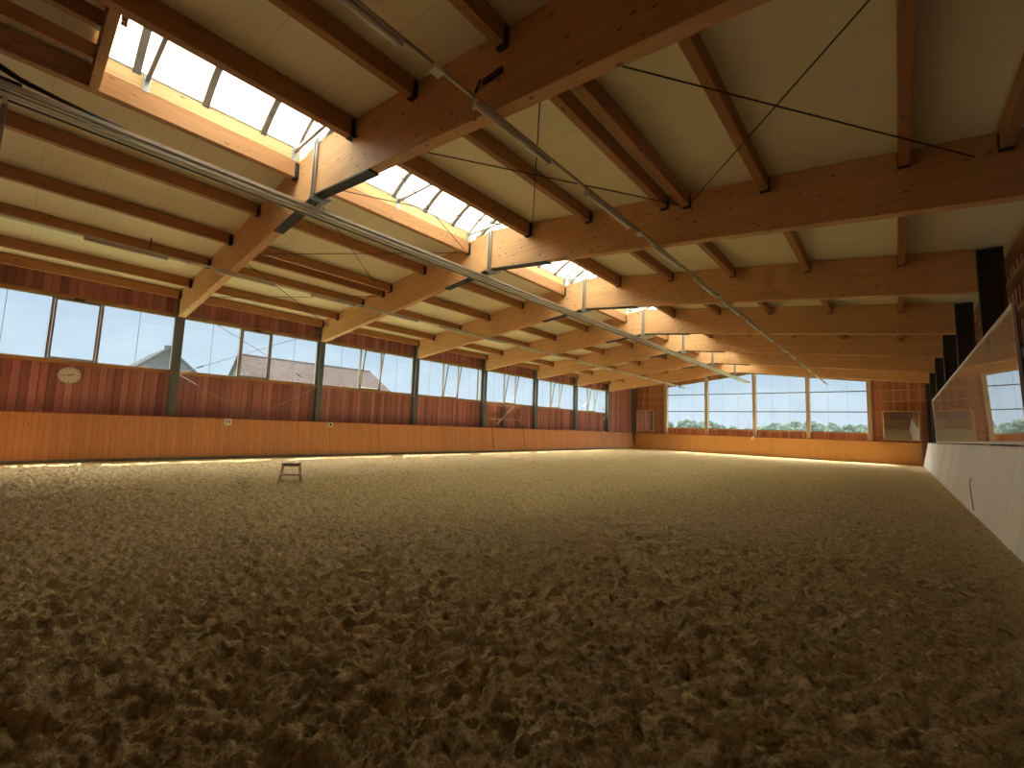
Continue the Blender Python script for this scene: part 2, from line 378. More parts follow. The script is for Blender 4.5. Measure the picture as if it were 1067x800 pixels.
build_sand()

# ------------------------------------------------------------------ walls
# left wall: boarding below sill, above head; window openings in bays 0-6; bay 7 fully boarded
XL = -0.64
def boards(mb, axis, a0, a1, fz0, fz1, plane, out, w=0.19):
    """board-and-gap cladding; fz0/fz1 functions of position; out = outward direction sign"""
    k = math.floor(a0/w)
    while k*w < a1:
        p0, p1 = max(a0, k*w), min(a1, (k+1)*w)
        if p1-p0 > 0.005:
            th = 0.0 if k % 2 else 0.018
            c = (p0+p1)/2; z0, z1 = fz0(c), fz1(c)
            q = sorted((plane-out*th, plane+out*0.05))
            if axis == 'y': mb.box(q[0], q[1], p0, p1, z0, z1)
            else: mb.box(p0, p1, q[0], q[1], z0, z1)
        k += 1
    return mb
SILL, HEAD = 3.12, 5.08
mb = MB()
boards(mb, 'y', YN, YE+0.15, lambda c: -0.3, lambda c: SILL-0.06 if c < B(7) else 6.03, XL, -1)
boards(mb, 'y', YN, B(7), lambda c: HEAD+0.06, lambda c: 6.03, XL, -1)
struct(mb.build('wall_left', 'board'), 'dark red-brown vertical boards above and below the window band')
tr = MB().box(XL-0.04, XL+0.07, YN, B(7), SILL-0.10, SILL)
struct(tr.build('trim_1', 'rail_y'), 'light wooden sill rail under the window band')
tr = MB().box(XL-0.04, XL+0.07, YN, B(7), HEAD, HEAD+0.11)
struct(tr.build('trim_2', 'rail_y'), 'light wooden head rail above the window band')
k = 3
for z in (5.12, 4.22, 3.13):
    struct(MB().box(XL+0.02, XL+0.08, B(7)+0.12, YE-0.1, z-0.03, z+0.03).build('trim_%d' % k, 'rail_y'), 'horizontal wooden rail on the boarded corner bay'); k += 1
# right wall
XRW = 20.98
mb = MB(); boards(mb, 'y', YN, YE+0.15, lambda c: -0.3, lambda c: 5.95, XRW, 1)
struct(mb.build('wall_right', 'board'), 'dark red-brown boarding behind the right columns')
for z in (3.5, 4.3, 5.05, 5.62):
    struct(MB().box(XRW-0.2, XRW-0.02, YN, YE, z-0.04, z+0.04).build('trim_%d' % k, 'rail_y'), 'horizontal wooden rail on the right wall'); k += 1
# near wall (behind the camera)
mb = MB(); boards(mb, 'x', -0.7, 21.0, lambda c: -0.3, lambda c: ceil_z(c)+0.05, YN, -1)
struct(mb.build('wall_near', 'board_x'), 'boarded gable wall behind the camera')
# end wall with four tall windows
YW = YE+0.02
PX = [2.78, 6.36, 10.1, 13.76, 17.40]
def wtop(x): return ceil_z(x)-0.60 if x < XR else ceil_z(x)-0.62+0.0
EB = 2.06
mb = MB()
boards(mb, 'x', -0.7, PX[0], lambda c: -0.3, lambda c: ceil_z(c)+0.02, YW, 1)
boards(mb, 'x', PX[4], 21.0, lambda c: -0.3, lambda c: ceil_z(c)+0.02, YW, 1)
boards(mb, 'x', PX[0], PX[4], lambda c: -0.3, lambda c: EB-0.05, YW, 1)
boards(mb, 'x', PX[0], PX[4], lambda c: wtop(c)+0.02, lambda c: ceil_z(c)+0.02, YW, 1)
struct(mb.build('wall_end', 'board_x'), 'red-brown boarded end wall around four tall windows')
for z in (5.06, 4.30, 3.53, 1.98):
    for (x0, x1) in ((-0.1, PX[0]-0.12), (PX[4]+0.12, 20.35)):
        struct(MB().box(x0, x1, YW-0.10, YW-0.02, z-0.035, z+0.035).build('trim_%d' % k, 'rail_x'), 'horizontal wooden rail on the end wall boards'); k += 1

# ------------------------------------------------------------------ ceiling
TH = 0.14
def roof_slab(x0, x1, y0, y1):
    return MB().prism([(x0, ceil_z(x0)), (x1, ceil_z(x1)), (x1, ceil_z(x1)+TH), (x0, ceil_z(x0)+TH)], 'y', y0, y1)
SKX0, SKX1, SKY0, SKY1 = 9.13, 11.38, 0.50, B(7)+0.0
mb = MB()
for x0, x1, y0, y1 in ((-1.15, SKX0-0.05, YN-0.3, YE+1.0), (SKX1+0.02, 21.5, YN-0.3, YE+1.0),
                       (SKX0-0.05, XR, YN-0.3, SKY0-0.1), (XR, SKX1+0.02, YN-0.3, SKY0-0.1),
                       (SKX0-0.05, XR, SKY1+0.1, YE+1.0), (XR, SKX1+0.02, SKY1+0.1, YE+1.0)):
    mb.prism([(x0, ceil_z(x0)), (x1, ceil_z(x1)), (x1, ceil_z(x1)+TH), (x0, ceil_z(x0)+TH)], 'y', y0, y1)
struct(mb.build('ceiling', 'ceiling'), 'pale ribbed roof panels under a shallow gable')

# ------------------------------------------------------------------ windows in the left wall
def rect_frame(mb, y0, y1, z0, z1, x0, x1, t):
    mb.box(x0, x1, y0, y0+t, z0, z1); mb.box(x0, x1, y1-t, y1, z0, z1)
    mb.box(x0, x1, y0+t, y1-t, z0, z0+t); mb.box(x0, x1, y0+t, y1-t, z1-t, z1)
TILT = [0, 0, .34, .34, .34, .34, .34]
for i in range(7):
    y0, y1 = B(i)+0.10, B(i+1)-0.10
    wd = empty('window_%d' % (i+1), (XL, (y0+y1)/2, SILL)); struct(wd, 'ribbon window with one narrow vent sash')
    wd['label'] = 'ribbon window in the %s bay of the left wall' % ORD[i]
    inv = Vector((XL, (y0+y1)/2, SILL))
    def bw(mbx, name, mat, par=wd, sm=False):
        o = mbx.build(name, mat, None, sm, off=tuple(inv)); o.location = (0, 0, 0); o.parent = par; return o
    v0 = B(i)+2.05; v1 = v0+1.07
    fr = MB(); rect_frame(fr, y0, y1, SILL, HEAD, XL-0.05, XL+0.03, 0.035)
    fr.box(XL-0.05, XL+0.05, v0-0.06, v0, SILL, HEAD); fr.box(XL-0.05, XL+0.05, v1, v1+0.06, SILL, HEAD)
    bw(fr, 'window_frame', 'framewood')
    j = MB()
    for yy in ((y0+v0)/2, (v1+y1)/2): j.box(XL-0.016, XL-0.004, yy-0.006, yy+0.006, SILL+.035, HEAD-.035)
    bw(j, 'glazing_joint', 'alu')
    if i == 3: bw(MB().box(XL-0.03, XL+0.03, y1-0.35, y1-0.27, SILL, HEAD), 'mullion', 'framewood')
    bw(MB().box(XL-0.016, XL-0.008, y0+.03, v0-.05, SILL+.03, HEAD-.03), 'pane', 'glass')
    bw(MB().box(XL-0.016, XL-0.008, v1+.05, y1-.03, SILL+.03, HEAD-.03), 'pane', 'glass')
    # vent sash hinged at the bottom
    tl = TILT[i]; zb = SILL+0.04; H = HEAD-SILL-0.08
    ang = math.asin(tl/H) if tl else 0.0
    up = Vector((math.sin(ang), 0, math.cos(ang))); nn = Vector((math.cos(ang), 0, -math.sin(ang)))
    base = Vector((XL+0.02, (v0+v1)/2, zb)); hw = (v1-v0)/2-0.01
    sh = MB()
    for sgn in (-1, 1): sh.obox(base+Vector((0, sgn*(hw-0.025), 0))+up*H/2, (nn, (0, 1, 0), up), (0.022, 0.025, H/2))
    for q in (0.025, H-0.025): sh.obox(base+up*q, (nn, (0, 1, 0), up), (0.022, hw-0.05, 0.025))
    so = bw(sh, 'vent_sash', 'framewood')
    pn = MB().obox(base+up*H/2, (nn, (0, 1, 0), up), (0.004, hw-0.05, H/2-0.05))
    po = pn.build('pane', 'glass', None, off=tuple(inv)); po.location = (0, 0, 0); po.parent = so
    if tl:
        st_ = MB()
        st_.bar((XL+0.02, v0+0.02, HEAD-0.1), tuple(base+Vector((0, -hw, 0))+up*(H-0.3)), 0.015, 0.015)
        bw(st_, 'stay_arm', 'galv')
    else:
        bw(MB().box(XL+0.04, XL+0.08, (v0+v1)/2-0.13, (v0+v1)/2+0.13, HEAD-0.02, HEAD+0.03), 'latch', 'steel_dark')

# windows in the end wall
for j in range(4):
    x0, x1 = PX[j]+0.10, PX[j+1]-0.10
    wd = empty('window_%d' % (8+j), (0, 0, 0)); struct(wd, 'tall gable window with two transoms')
    wd['label'] = 'tall gable window with two transoms, %s from the left' % ORD[j]
    y0, y1 = YW-0.03, YW+0.05
    fr = MB(); t = 0.04
    fr.box(x0, x0+t, y0, y1, EB, wtop(x0)); fr.box(x1-t, x1, y0, y1, EB, wtop(x1)); fr.box(x0, x1, y0, y1, EB, EB+t)
    fr.prism([(x0, wtop(x0)-t), (x1, wtop(x1)-t), (x1, wtop(x1)+.02), (x0, wtop(x0)+.02)], 'y', y0, y1)
    fr.build('window_frame', 'framewood', wd)
    for z in (5.04, 3.55): MB().box(x0+t, x1-t, YW-0.05, YW+0.01, z-0.035, z+0.035).build('transom', 'steel', wd)
    g = MB()
    for q in (0.33, 0.67):
        xx = x0+(x1-x0)*q; g.box(xx-0.005, xx+0.005, YW+0.02, YW+0.03, EB+t, wtop(xx)-t)
    g.build('glazing_joint', 'alu', wd)
    MB().prism([(x0+.02, EB+.02), (x1-.02, EB+.02), (x1-.02, wtop(x1-.02)-.02), (x0+.02, wtop(x0+.02)-.02)], 'y', YW+0.02, YW+0.028).build('pane', 'glass', wd)
struct(MB().box(PX[0], PX[4], YW-0.05, YW+0.05, EB-0.08, EB).build('trim_%d' % k, 'rail_x'), 'wooden sill rail under the end windows'); k += 1

# end wall posts
for j, x in enumerate(PX):
    o = MB().box(x-0.12, x+0.12, YW-0.28, YW-0.04, 0, ceil_z(x)-0.02).build('timber_post', 'post', None, bevel=0.008, off=(x, YW-0.16, 0))
    tag(o, 'pale square timber post of the end window wall, %s from the left corner' % ORD[j], 'post', 'posts of the end window wall')

# ------------------------------------------------------------------ kickboards
def slanted(name, mat, p0, p1, lean, label, cap='capwood', capw=0.10):
    """kickboard from floor line p0-p1 (2D), leaning outwards by lean (vector 2D) at the top"""
    r = empty(name, ((p0[0]+p1[0])/2, (p0[1]+p1[1])/2, 0), label, 'kickboard')
    off = Vector(r.location)
    L = Vector(lean); n = L.normalized(); d = 0.045
    A = []
    for p in (p0, p1):
        p = Vector(p)
        A.append([(p.x, p.y, -0.08), (p.x+L.x, p.y+L.y, KZ-0.04), (p.x+L.x+n.x*d, p.y+L.y+n.y*d, KZ-0.04), (p.x+n.x*d, p.y+n.y*d, -0.08)])
    mb = MB(); mb.v = A[0]+A[1]; mb.f = [(0, 1, 2, 3), (7, 6, 5, 4), (0, 4, 5, 1), (1, 5, 6, 2), (2, 6, 7, 3), (3, 7, 4, 0)]
    o = mb.build('panel', mat, None, off=tuple(off)); o.location = (0, 0, 0); o.parent = r
    c = MB(); q0, q1 = Vector(p0)+L, Vector(p1)+L
    c.v = [(q0.x-n.x*.015, q0.y-n.y*.015, KZ-0.04), (q1.x-n.x*.015, q1.y-n.y*.015, KZ-0.04), (q1.x+n.x*capw, q1.y+n.y*capw, KZ-0.04), (q0.x+n.x*capw, q0.y+n.y*capw, KZ-0.04)]
    c.v += [(a, b, KZ) for a, b, _ in c.v]; c.f = [(0, 1, 2, 3), (7, 6, 5, 4), (0, 4, 5, 1), (1, 5, 6, 2), (2, 6, 7, 3), (3, 7, 4, 0)]
    o = c.build('cap_board', cap, None, off=tuple(off)); o.location = (0, 0, 0); o.parent = r
    return r, off
LL = 0.235
kl, off = slanted('kickboard', 'kick_left', (0, -0.6), (0, YK), (-LL, 0), 'long orange planked kickboard under the left window wall', 'capwood')
def leaf(mb, y, w=0.012, z0=0.03, z1=KZ-0.05):
    for za, zb in ((z0, z1),):
        mb.v_ = None
        xa, xb = -LL*za/KZ, -LL*zb/KZ
        mb.bar((xa+0.002, y, za), (xb+0.002, y, zb), w, 0.008, up=(1, 0, 0))
for y in (20.05, 23.1):
    g = MB(); leaf(g, y, 0.035)
    o = g.build('gate_gap', 'steel_dark', None, off=tuple(off)); o.location = (0, 0, 0); o.parent = kl; o['label'] = 'dark joint of the gate in the kickboard'
g = MB()
g.bar((0.012, -0.6, 0.05), (0.012, YK, 0.05), 0.02, 0.12)
o = g.build('foot_board', 'steel', None, off=tuple(off)); o.location = (0, 0, 0); o.parent = kl; o['label'] = 'dark grey strip along the foot'
slanted('kickboard', 'kick_end', (0, YK), (20, YK), (0, 0.235), 'honey-coloured kickboard across the end wall below the tall windows', 'capwood_x')
slanted('kickboard', 'kick_right', (20, -0.6), (20, YK), (0.29, 0), 'pale kickboard along the right wall under the long mirror', 'white', 0.2)
slanted('kickboard', 'kick_end', (0, -0.6), (20, -0.6), (0, -0.235), 'kickboard across the near end behind the camera', 'capwood_x')

# ------------------------------------------------------------------ columns
def h_column(x0, x1, y, w, ztop, label, mat='steel', group=None):
    r = empty('steel_column', ((x0+x1)/2, y, 0), label, 'column', group)
    t = 0.02; a = MB(); cx = (x0+x1)/2
    a.box(x0-cx, x0-cx+t, -w/2, w/2, 0, ztop); a.box(x1-cx-t, x1-cx, -w/2, w/2, 0, ztop)
    a.build('flange', mat, r)
    MB().box(x0-cx+t, x1-cx-t, -0.008, 0.008, 0, ztop).build('web', mat, r)
    MB().box(x0-cx, x1-cx, -w/2-0.02, w/2+0.02, ztop, ztop+0.02).build('head_plate', mat, r)
    return r
for i in range(1, 9):
    y = B(i) if i < 8 else B(8)-0.18
    h_column(-0.60, -0.32, y, 0.22, 5.93, 'dark blue-grey steel column between the left windows, %s from the camera' % ORD[i-1] if i < 8 else 'dark steel column standing in the far left corner')
for i in range(2, 9):
    y = B(i) if i < 8 else B(8)-0.18
    h_column(20.36, 20.76, y, 0.24, 5.88, ('dark steel column on the right wall carrying the %s roof beam' % ORD[i-1]) if i < 8 else 'dark steel column standing in the far right corner', 'steel_right')

# ------------------------------------------------------------------ roof beams
def roof_beam(i):
    y = B(i); r = empty('roof_beam', (XR, y, bot_z(XR-0.001)), 'wide laminated timber roof beam spanning the hall, %s from the camera' % ORD[i-1], 'beam', 'laminated roof beams')
    def half(xa, xb):
        pts = [(xa, bot_z(xa)), (xb, bot_z(xb)), (xb, ceil_z(xb)-0.005), (xa, ceil_z(xa)-0.005)]
        o = MB().prism(pts, 'y', y-0.10, y+0.10).build('rafter', 'beam', None, bevel=0.006, off=tuple(r.location)); o.location = (0, 0, 0); o.parent = r; return o
    half(-0.30, XR-0.04); half(XR+0.02, 20.34)
    def P(mb, n, m_):
        o = mb.build(n, m_, None, off=tuple(r.location)); o.location = (0, 0, 0); o.parent = r; return o
    zt, zb = 7.36, 6.12
    for s in (-1, 1):
        a = MB()
        for dx in (-0.07, 0.02): a.box(XR+dx, XR+dx+0.035, y+s*0.135-0.02, y+s*0.135+0.02, zb, zt)
        P(a, 'steel_strap', 'galv')
    P(MB().box(XR-0.09, XR+0.09, y-0.17, y+0.17, zb-0.05, zb), 'clamp_plate', 'galv')
    pl = MB()
    xs = [8.0, 9.0, XR, 11.0, 12.1]
    for a_, b_ in zip(xs[:-1], xs[1:]):
        e_ = 1e-4
        pl.prism([(a_, bot_z(a_+e_)-0.035), (b_, bot_z(b_-e_)-0.035), (b_, bot_z(b_-e_)-0.002), (a_, bot_z(a_+e_)-0.002)], 'y', y-0.105, y+0.105)
    P(pl, 'tie_plate', 'steel_dark')
    if i == 1:
        c = MB().box(14.9, 15.25, y-0.135, y-0.10, 6.02, 6.09); c.bar((14.75, y-0.12, 5.98), (14.85, y-0.12, 6.12), 0.02, 0.03); P(c, 'clip', 'steel_dark')
        c = MB().bar((11.45, y-0.12, 6.78), (11.62, y-0.12, 6.72), 0.02, 0.03); c.bar((11.30, y-0.12, 6.85), (11.45, y-0.12, 6.68), 0.02, 0.02); P(c, 'bracket', 'steel_dark')
    return r
for i in range(1, 8): roof_beam(i)

# ------------------------------------------------------------------ purlins
PL = S-0.206
def purlin_proto(w, h, mat='purlin'):
    o = MB().box(-w/2, w/2, -PL/2, PL/2, -h, 0).build('purlin', mat, None, bevel=0.006)
    for s in (-1, 1):
        q = MB(); y0, y1 = sorted((s*(PL/2-0.09), s*(PL/2-0.005)))
        q.box(-w/2-0.008, -w/2, y0, y1, -h-0.01, -0.05); q.box(w/2, w/2+0.008, y0, y1, -h-0.01, -0.05); q.box(-w/2, w/2, y0, y1, -h-0.012, -h-0.001)
        q.build('joist_hanger', 'steel_dark', o)
    return o
proto = purlin_proto(0.14, 0.29); proto2 = purlin_proto(0.16, 0.38)
PXS = [-0.22, 1.05, 3.0, 4.93, 6.9, 9.06, 11.45, 13.35, 15.25, 17.15, 19.08, 20.16]
used = {0: False, 1: False}
def put_purlin(x, bay, kind, label, dz=0.0):
    pr = (proto, proto2)[kind]
    o = pr if not used[kind] else copy_tree(pr)
    used[kind] = True
    hw = 0.07 if kind == 0 else 0.08
    zt = min(ceil_z(x-hw), ceil_z(x+hw))-0.003
    o.location = (x, (B(bay)+B(bay+1))/2, zt+dz)
    tag(o, label, 'purlin', 'roof purlins between the laminated beams')
SIDE = ['along the left eave', 'second from the left eave', 'third from the left eave', 'fourth from the left eave', 'fifth from the left eave', 'under the left skylight edge',
        'under the right skylight edge', 'fifth from the right eave', 'fourth from the right eave', 'third from the right eave', 'second from the right eave', 'along the right eave']
BAYN = ['nearest', 'second', 'third', 'fourth', 'fifth', 'sixth', 'seventh', 'farthest']
for bay in range(8):
    for n_, x in enumerate(PXS):
        if (bay == 0 and x > 18) or (bay > 1 and x > 20): continue
        put_purlin(x, bay, 1 if n_ in (5, 6) else 0, 'brown roof purlin %s in the %s bay' % (SIDE[n_], BAYN[bay]))
for x, sd_ in ((4.45, 'left'), (15.72, 'right')):
    put_purlin(x, 1, 0, 'extra bracing purlin doubled beside another on the %s roof slope' % sd_, -0.05)
# trimmer and the closed ridge before the skylight starts
o = MB().box(9.13, 11.38, 0.38, 0.50, 6.78, 7.24).build('trimmer_beam', 'cross', None, bevel=0.006, off=(10.25, 0.44, 6.78))
tag(o, 'short timber trimmer closing the near end of the skylight', 'beam')
for x, lb in ((9.75, 'left'), (10.6, 'right')):
    o = MB().box(x-0.06, x+0.06, YN+0.1, 0.375, 6.92, 7.16).build('ridge_joist', 'purlin', None, bevel=0.005, off=(x, -0.3, 6.92))
    tag(o, 'short dark ridge joist butting the skylight trimmer, %s of the pair' % lb, 'joist', 'ridge joists before the skylight')
    q = MB().box(-0.06, 0.06, 0.62, 0.66, -0.012, -0.002).build('clip', 'galv', o)

# ------------------------------------------------------------------ skylights
def vault(x, x0=SKX0-0.03, x1=SKX1+0.03, z0=7.46, rise=0.50):
    c = (x0+x1)/2; h = (x1-x0)/2
    return z0+rise*(1-((x-c)/h)**2)
def skylight(bay):
    y0 = max(B(bay)+0.0, SKY0) if bay == 0 else B(bay)
    y1 = B(bay+1)
    r = empty('skylight', ((SKX0+SKX1)/2, (y0+y1)/2, 7.0), 'white barrel-vault skylight over the %s bay of the ridge' % BAYN[bay], 'skylight', 'ridge skylights')
    def P(mb, n, m_, sm=False):
        o = mb.build(n, m_, None, sm, off=tuple(r.location)); o.location = (0, 0, 0); o.parent = r; return o
    ya, yb = y0+(0.11 if bay else 0.0), y1-0.11
    P(MB().box(SKX0-0.05, SKX0+0.0, ya, yb, 6.99, 7.45), 'curb_board', 'curb')
    P(MB().box(SKX1, SKX1+0.05, ya, yb, 7.02, 7.45), 'curb_board', 'curb')
    P(MB().box(SKX0-0.06, SKX0+0.02, ya, yb, 7.452, 7.475).box(SKX1-0.02, SKX1+0.06, ya, yb, 7.452, 7.475), 'curb_flashing', 'galv')
    X0, X1 = SKX0-0.03, SKX1+0.03; n = 14
    xs = [X0+(X1-X0)*k_/n for k_ in range(n+1)]
    g = MB()
    for yy in (y0, y1):
        for x in xs: g.v.append((x, yy, vault(x)+0.03))
    g.f = [(k_, k_+1, n+2+k_, n+1+k_) for k_ in range(n)]
    o = P(g, 'opal_glazing', 'poly', True)
    md = o.modifiers.new('t', 'SOLIDIFY'); md.thickness = 0.004
    if bay in (0, 6):
        ye = y0 if bay == 0 else y1
        g = MB().prism([(x, vault(x)+0.03) for x in xs]+[(X1, 7.3), (X0, 7.3)], 'y', ye-0.01, ye+0.01)
        P(g, 'end_cap', 'white')
    ribs = [B(bay)+0.25+1.02*k_ for k_ in range(0 if bay else 2, 5)]
    for yy in [q for q in ribs if q > y0+0.2]:
        g = MB(); g.v = []
        for k_ in range(n):
            g.bar((xs[k_], yy, vault(xs[k_])-0.03), (xs[k_+1], yy, vault(xs[k_+1])-0.03), 0.11, 0.08)
        P(g, 'arched_rib', 'rib')
    g = MB()
    for k_ in range(n): g.bar((xs[k_], y1-0.16, vault(xs[k_])), (xs[k_+1], y1-0.16, vault(xs[k_+1])), 0.06, 0.05)
    P(g, 'arched_rib', 'rib')
    # straight tie bar with end brackets
    for yy in (B(bay)+2.44, y1-0.22):
        if yy < y0+0.2: continue
        P(MB().bar((SKX0+0.01, yy, 7.38), (SKX1-0.01, yy, 7.38), 0.06, 0.06), 'tie_bar', 'galv')
        P(MB().box(SKX0, SKX0+0.02, yy-0.05, yy+0.05, 7.16, 7.44).box(SKX1-0.02, SKX1, yy-0.05, yy+0.05, 7.16, 7.44), 'tie_bracket', 'galv')
    # opening vent frame near the beam
    v0 = B(bay)+S/5*4-0.25
    g = MB(); xc = XR+0.05
    g.bar((xc, v0+0.25, vault(xc)-0.03), (xc, y1-0.2, vault(xc)-0.05), 0.09, 0.07)
    g.bar((xc+0.6, v0, vault(xc+0.6)-0.05), (xc+0.6, y1-0.2, vault(xc+.6)-0.05), 0.07, 0.06)
    g.bar((xc, v0, vault(xc)-0.04), (xc+1.1, v0, vault(xc+1.1)-0.04), 0.05, 0.04)
    g.bar((xc, y1-0.3, vault(xc)-0.05), (xc+0.9, y1-0.3, vault(xc+0.9)-0.04), 0.07, 0.06)
    g.bar((xc, y1-0.2, 7.40), (xc+0.02, y1-0.2, vault(xc)), 0.04, 0.04)
    P(g, 'vent_frame', 'galv')
    return r
for bay in range(7): skylight(bay)

# ------------------------------------------------------------------ roof and wall bracing
NX = [0.15, 4.45, 9.0, 11.55, 15.72, 19.85]
PAN = ['left eave', 'left middle', 'skylight', 'right middle', 'right eave']
for bay, bn in ((1, 'second'), (6, 'seventh')):
    for a_, b_, pn_ in zip(NX[:-1], NX[1:], PAN):
        for s in (0, 1):
            p, q = (a_, b_) if s == 0 else (b_, a_)
            z0, z1 = ceil_z(p)-0.32, ceil_z(q)-0.32
            if pn_ == 'skylight': z0, z1 = 6.86, 6.86
            mid = ((p+q)/2, B(bay)+S/2, (z0+z1)/2+(0.02 if s else 0))
            d = 0.012 if s else 0
            o = MB().tube([(p, B(bay)+0.10, z0+d), (q, B(bay+1)-0.10, z1+d)], 0.011, 6).build('brace_cable', 'cable', None, off=mid)
            tag(o, 'thin steel cross-brace under the %s roof panel, %s bay, %s' % (pn_, bn, 'slanting left' if s else 'slanting right'), 'cable', 'roof cross-braces')
for bay, bn in ((1, 'second'), (6, 'seventh')):
    y0, y1 = B(bay)+0.12, B(bay+1)-0.12
    for (za, zb, nm) in ((3.05, 5.5, 'before the windows'), (0.15, 3.0, 'below the window sill')):
        for s in (0, 1):
            x = -0.40+0.03*s
            p, q = ((y0, za), (y1, zb)) if s else ((y0, zb), (y1, za))
            o = MB().tube([(x, p[0], p[1]), (x, q[0], q[1])], 0.010, 6).build('brace_cable', 'cable_light', None, off=(x, (y0+y1)/2, (za+zb)/2))
            tag(o, 'wall cross-brace %s in the %s bay, %s away' % (nm, bn, 'rising' if s else 'falling'), 'cable', 'wall cross-braces')
            # turnbuckle
            c = Vector((x, p[0], p[1])).lerp(Vector((x, q[0], q[1])), 0.12 if s else 0.84)
            dr = (Vector((x, q[0], q[1]))-Vector((x, p[0], p[1]))).normalized()
            t = MB().tube([tuple(c-dr*0.12), tuple(c+dr*0.12)], 0.022, 6).build('turnbuckle', 'steel_dark', None, off=tuple(o.location)); t.location = (0, 0, 0); t.parent = o

# ------------------------------------------------------------------ light rows
def light_row(x, z, side, n0, n1):
    r = MB().box(x-0.015, x+0.015, YN+0.05, YK+0.3, z, z+0.045).build('light_trunking', 'alu' if side == 'right' else 'white', None, off=(x, 20, z))
    tag(r, 'long thin cable trunking carrying the %s row of tube lights' % side, 'trunking')
    pr = None
    for n_ in range(n0, n1):
        y0 = 0.82+2.6*n_*(S/5.2)
        if y0+1.6 > YK: break
        if pr is None:
            pr = empty('tube_light', (0, 0, 0))
            MB().box(-0.035, 0.035, 0, 1.5, -0.035, -0.002).build('housing', 'white', pr)
            MB().tube([(0, 0.02, -0.065), (0, 1.48, -0.065)], 0.032, 10).build('tube_cover', 'tube', pr, True)
            MB().box(-0.04, 0.04, -0.02, 0.02, -0.1, -0.002).build('end_cap', 'white', pr); MB().box(-0.04, 0.04, 1.48, 1.52, -0.1, -0.002).build('end_cap', 'white', pr)
            o = pr
        else: o = copy_tree(pr)
        o.location = (x, y0, z)
        where = ('before the first beam' if y0 < B(1) else 'beyond the %s beam' % ORD[min(6, int((y0-B(1))//S))])
        half_ = 'nearer' if ((y0-B(0)) % S) < 2.6 else 'farther'
        tag(o, 'unlit white tube light of the %s row, %s, %s one' % (side, where, half_), 'lamp', 'tube lights of the %s row' % side)
    for b_ in range(0, 7):
        yb = 2.81+S*b_
        o = MB().box(x-0.06, x+0.06, yb-0.07, yb+0.07, z-0.05, z-0.001).build('junction_box', 'white', None, bevel=0.006, off=(x, yb, z-0.05))
        tag(o, 'small white junction box on the %s light row in the %s bay' % (side, BAYN[b_]), 'junction box', 'junction boxes on the light rows')
light_row(15.1, 5.515, 'right', 0, 16)
light_row(5.0, 5.545, 'left', 0, 16)

pts = []
for q in range(33):
    t_ = q/32*4*math.pi; pts.append((11.05+0.09*math.cos(t_), 0.56+0.02*math.sin(t_*1.3), 6.93+0.07*math.sin(t_)))
o = MB().tube(pts, 0.014, 6).build('cable_coil', 'capwood', None, True, off=(11.05, 0.56, 6.93)); tag(o, 'small coil of cable hanging in the near corner of the first skylight', 'cable')
o = MB().tube([(3.45, 2.2, 6.42), (3.44, 2.2, 6.2), (3.46, 2.2, 6.1), (3.43, 2.2, 5.98)], 0.012, 6).build('hanging_wire', 'cable', None, True, off=(3.45, 2.2, 6.42)); tag(o, 'short dark wire dangling from the ceiling over the nearest left windows', 'wire')

# ------------------------------------------------------------------ overhead rail below the ridge
RX, RZ = 9.69, 5.93
rail = empty('overhead_rail', (RX, 19, RZ), 'long grey double metal rail hung beneath the ridge', 'rail')
def P(mb, n, m_, par=rail, sm=False):
    o = mb.build(n, m_, None, sm, off=(RX, 19, RZ)); o.location = (0, 0, 0); o.parent = par; return o
ya, yb = YN+0.05, YK+0.4
P(MB().box(RX+0.10, RX+0.23, ya, yb, RZ-0.03, RZ+0.03).box(RX+0.15, RX+0.18, ya, yb, RZ-0.05, RZ-0.03), 'channel', 'alu')
P(MB().box(RX-0.12, RX+0.06, ya, yb, RZ-0.045, RZ+0.03), 'channel', 'alu')
P(MB().box(RX-0.05, RX-0.03, ya, yb, RZ-0.055, RZ-0.045), 'slot', 'white')
P(MB().tube([(RX-0.155, ya, RZ-0.03), (RX-0.155, yb, RZ-0.03)], 0.026, 6), 'festoon_cable', 'black')
P(MB().box(RX-0.215, RX-0.19, ya, yb, RZ-0.04, RZ-0.01), 'edge_strip', 'alu')
for i in range(1, 8):
    y = B(i)+0.16
    h = MB()
    h.box(RX-0.21, RX+0.23, y-0.02, y+0.02, RZ+0.031, RZ+0.05)
    h.box(RX-0.012, RX+0.012, y-0.012, y+0.012, RZ+0.05, 6.11)
    h.box(RX-0.02, 10.2, y-0.03, y+0.03, 6.085, 6.11)
    P(h, 'hanger', 'galv')
# dark hose and box where the rail starts
hz = MB().tube([(RX+.05, -0.9, 6.32), (RX+.08, -0.55, 6.22), (RX+.1, -0.3, 6.12), (RX+.12, 0.1, 6.06), (RX+.13, 0.9, 6.0)], [0.05, 0.045, 0.04, 0.03, 0.015], 8)
o = hz.build('supply_hose', 'black', None, True, off=(RX, -0.3, 6.1)); tag(o, 'black hose running onto the near end of the overhead rail', 'hose')
o = MB().box(RX-0.02, RX+0.14, -0.52, -0.28, RZ+0.035, RZ+0.13).build('motor_box', 'steel_dark', None, bevel=0.01, off=(RX, -0.4, RZ)); tag(o, 'small dark box sitting on the overhead rail at its near end', 'box')
o = MB().box(RX-0.28, RX-0.24, -0.45, -0.40, 4.9, RZ+0.02).box(RX-0.28, RX-0.05, -0.45, -0.40, RZ-0.075, RZ-0.057).build('drop_arm', 'alu', None, off=(RX-0.22, -0.53, 5.4)); tag(o, 'narrow metal drop arm hanging from the rail at the picture edge', 'arm')

